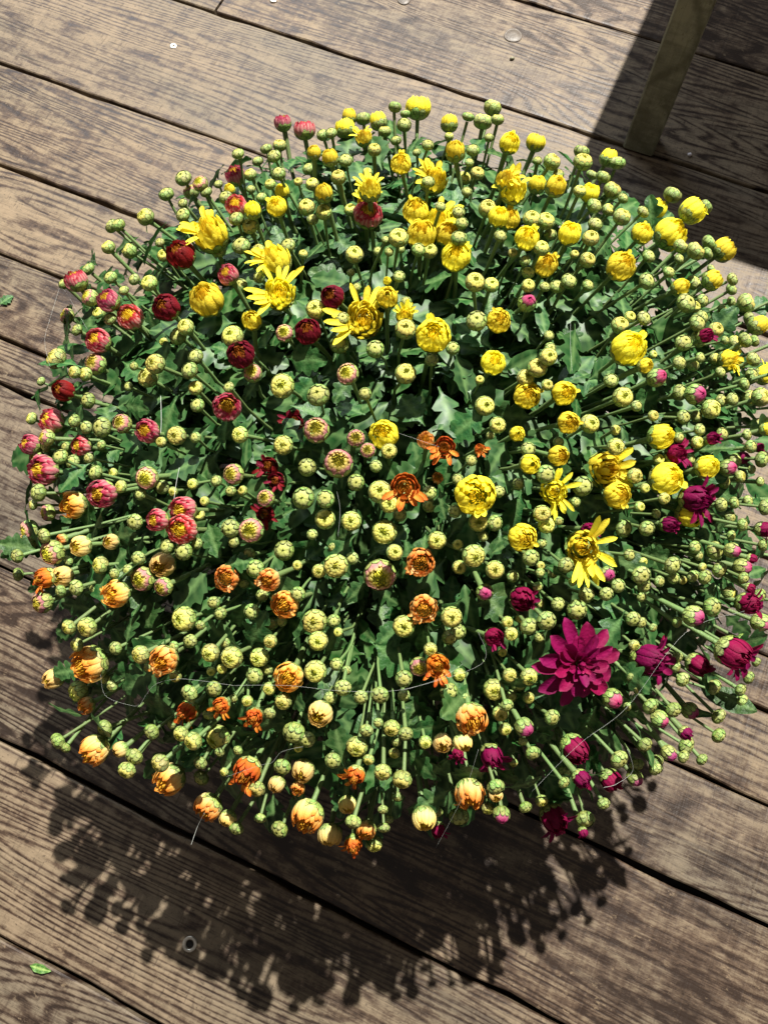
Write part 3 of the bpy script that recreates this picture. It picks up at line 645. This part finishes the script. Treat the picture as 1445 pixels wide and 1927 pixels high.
def leaf_at(q,out,rn,size,lob,name,up=.15):
    nrm=(dome_normal(q)+Vector((random.gauss(0,.48),random.gauss(0,.48),random.gauss(up,.25)))).normalized()
    a=random.uniform(0,6.28); side=Vector((math.cos(a),math.sin(a),0)); dr=side+out*.8*rn; dr=dr-nrm*dr.dot(nrm)*.8
    return leaf_matrix(q-PC-nrm*.003-dr.normalized()*size*.3,dr,nrm,size)
# broad leaves: an even layer a little below the heads, closer to them on the near and left sides
cells=[]
for i in range(6000):
    if len(cells)>=300: break
    a=random.uniform(0,6.283); rn=random.random()**.40
    q=Vector((PC.x+math.cos(a)*rn*RD*.935,PC.y+math.sin(a)*rn*RD*.935,0)); q.z=dome_z(rn*RD*.935)
    md=.0235
    if any((q-c).length<md for c in cells): continue
    cells.append(q)
for q in cells:
    rel=Vector((q.x-PC.x,q.y-PC.y,0)); rn=rel.length/RD; out=rel.normalized()
    sink=random.uniform(.014,.062)*(1.0 if rn<.7 else .6)+.022*max(0,out.x*.5+out.y*.8)*rn
    q=q-dome_normal(q)*sink
    link('leaf',random.choice(leafs),plant,leaf_at(q,out,rn,random.uniform(.028,.052),True,'leaf')); nl+=1
# small leaves on the flower stems
order=list(range(len(stem_pts))); random.shuffle(order)
order.sort(key=lambda j:-stem_pts[j][3]+random.uniform(0,.75)+(.25 if stem_pts[j][2].y>.3 else 0))
for j in order[:300]:
    pts,axis,out,rn=stem_pts[j]
    t=random.uniform(.05,.20 if rn>.7 else .26)*(len(pts)-1); i=int(t); q=pts[i].lerp(pts[min(i+1,len(pts)-1)],t-i)
    dr=(axis*(.8 if rn>.7 else .55)+Vector((random.gauss(0,.6),random.gauss(0,.6),random.gauss(0,.3)))).normalized()
    nrm=(dome_normal(q)+Vector((random.gauss(0,.35),random.gauss(0,.35),.2))).normalized(); size=random.uniform(.018,.032)+(.013 if rn>.6 and out.y<.25 else 0)
    link('stem_leaf',random.choice(leafs+ovals[:4]),plant,leaf_matrix(q-PC,dr,nrm,size)); ns+=1
# inner foliage, too deep and too dense to pick apart
mb=MB()
for i in range(2700):
    f=random.uniform(.60,.90); a=random.uniform(0,6.283); r=RD*math.sqrt(random.random())*.93
    z=dome_z(min(r,RD*.999)); p=Vector((math.cos(a)*r*f,math.sin(a)*r*f,.17+(z-.17)*f*random.uniform(.80,1)))
    out=Vector((math.cos(a),math.sin(a),0)); nrm=(out*.6*r/RD+Vector((random.gauss(0,.4),random.gauss(0,.4),1))).normalized()
    a2=random.uniform(0,6.28); dr=Vector((math.cos(a2),math.sin(a2),0))+out*.8
    leaf_mesh(300+i,random.random()<.75,mb,leaf_matrix(p,dr,nrm,random.uniform(.030,.054)),14)
for i in range(700):                                              # the skirt of foliage below the rim
    a=random.uniform(0,6.283); r=RD*random.uniform(.45,.93); p=Vector((math.cos(a)*r,math.sin(a)*r,random.uniform(.20,.275)))
    out=Vector((math.cos(a),math.sin(a),0)); nrm=(out*.7+Vector((random.gauss(0,.4),random.gauss(0,.4),.8))).normalized()
    dr=out+Vector((random.gauss(0,.7),random.gauss(0,.7),-.2)); leaf_mesh(5000+i,random.random()<.75,mb,leaf_matrix(p,dr,nrm,random.uniform(.030,.052)),14)
tag(link('inner_foliage',mb.mesh('inner_foliage',M['leaf_mass']),plant),kind='stuff')
# pot under the crown
def lathe(prof,n=40):
    mb=MB(); vs=[(q*math.cos(6.28318*k/n),q*math.sin(6.28318*k/n),z) for q,z in prof for k in range(n)]; fs=[]
    for i in range(len(prof)-1):
        for k in range(n): fs.append((i*n+k,i*n+(k+1)%n,(i+1)*n+(k+1)%n,(i+1)*n+k))
    mb.add(vs,fs); return mb
pot=link('pot',lathe([(.0,.002),(.105,.0),(.112,.004),(.140,.172),(.150,.175),(.152,.197),(.145,.198),(.138,.179)]).mesh('pot',M['pot']),plant)
link('soil',lathe([(.139,.179),(.10,.183),(.04,.186),(.0,.187)]).mesh('soil',M['soil']),pot)

# ------------------------------------------------------------------ fallen leaves and threads
def fallen(px,py,size,rot,lob,label,z=.004):
    p=on_plane(px,py); o=link('fallen_leaf',leaf_mesh(px,lob)); o.matrix_basis=leaf_matrix(Vector((p.x,p.y,z)),Vector((math.cos(rot),math.sin(rot),.10)),Vector((0,0,1)),size)
    tag(o,label,'leaf'); return o
o=fallen(60,1815,.025,R(-18),False,'small bright green leaf lying alone beyond the plant shadow')
o.data=o.data.copy(); 
for d in o.data.color_attributes['tint'].data: c=d.color; d.color=(c[0]*3.2,c[1]*2.6,c[2]*2.4,1)
fallen(0,578,.026,R(40),True,'dull green leaf scrap lying beside the red buds')

def thread(pts,lift,label,rad=.000055):
    P=[(dome_hit(x,y,-lift*.6) if not fl else on_plane(x,y,.06)) for x,y,fl in [(q+(0,))[:3] for q in pts]]
    n=len(P); out=[]
    for i in range(n-1):
        a=P[max(0,i-1)]; b=P[i]; c=P[i+1]; d=P[min(n-1,i+2)]
        for k in range(8):
            t=k/8; out.append(.5*((2*b)+(c-a)*t+(2*a-5*b+4*c-d)*t*t+(3*b-a-3*c+d)*t**3))
    out.append(P[-1]); mb=MB(); tube(mb,out,[rad]*len(out),5); o=link('thread',mb.mesh('thread',M['thread'])); tag(o,label,'thread'); return o
thread([(190,1270),(200,1310),(250,1328),(262,1325)],.018,'short pale thread arching below the orange flowers')
thread([(262,1330),(290,1290),(330,1278),(370,1280),(440,1290)],.018,'pale thread curling over the lowest orange cluster',.00006)
thread([(440,1290),(540,1290),(640,1300),(740,1300),(820,1280),(870,1250)],.018,'long pale thread sagging between yellow and orange flowers',.00006)
thread([(360,1590),(372,1556),(385,1530)],.012,'stiff white thread hanging below an orange flower',.00014)
thread([(425,1462),(490,1440),(512,1435),(530,1415),(570,1405)],.018,'pale thread looping over drooping orange flower')
thread([(200,488),(150,498),(115,540),(125,550),(165,620)],.010,'pale thread looping round the red flowers at the rim')
thread([(113,540),(98,590),(85,640),(95,690)],.012,'fine thread trailing down past the red flowers')
thread([(338,880),(332,910),(328,940)],.012,'white thread fragment above pink striped flowers',.0002)
thread([(303,745),(304,790),(303,815)],.012,'white thread fragment beside a pink flower and bud',.00018)
thread([(634,925),(640,960),(636,1010)],.016,'fine thread hanging from a pink bud at mid crown')
thread([(755,1300),(905,1250),(900,1190)],.02,'fine thread running towards the magenta bud')
thread([(1000,1490),(1090,1400),(1180,1330),(1290,1190),(1400,1150)],.02,'fine thread stretched over the magenta flowers')
thread([(1180,1410),(1190,1450),(1160,1475),(1135,1482)],.014,'pale thread hooked around the lowest magenta flowers',.0001)
thread([(820,1595),(870,1500),(900,1410)],.016,'fine thread between two drooping orange flowers')
thread([(750,815),(800,832),(830,842)],.02,'fine thread between yellow cup and rust flower')
thread([(1073,600),(1073,650),(1076,700)],.016,'fine upright thread among the green stems')
print('HEADS',len(heads),count,'leaves',nl,ns)
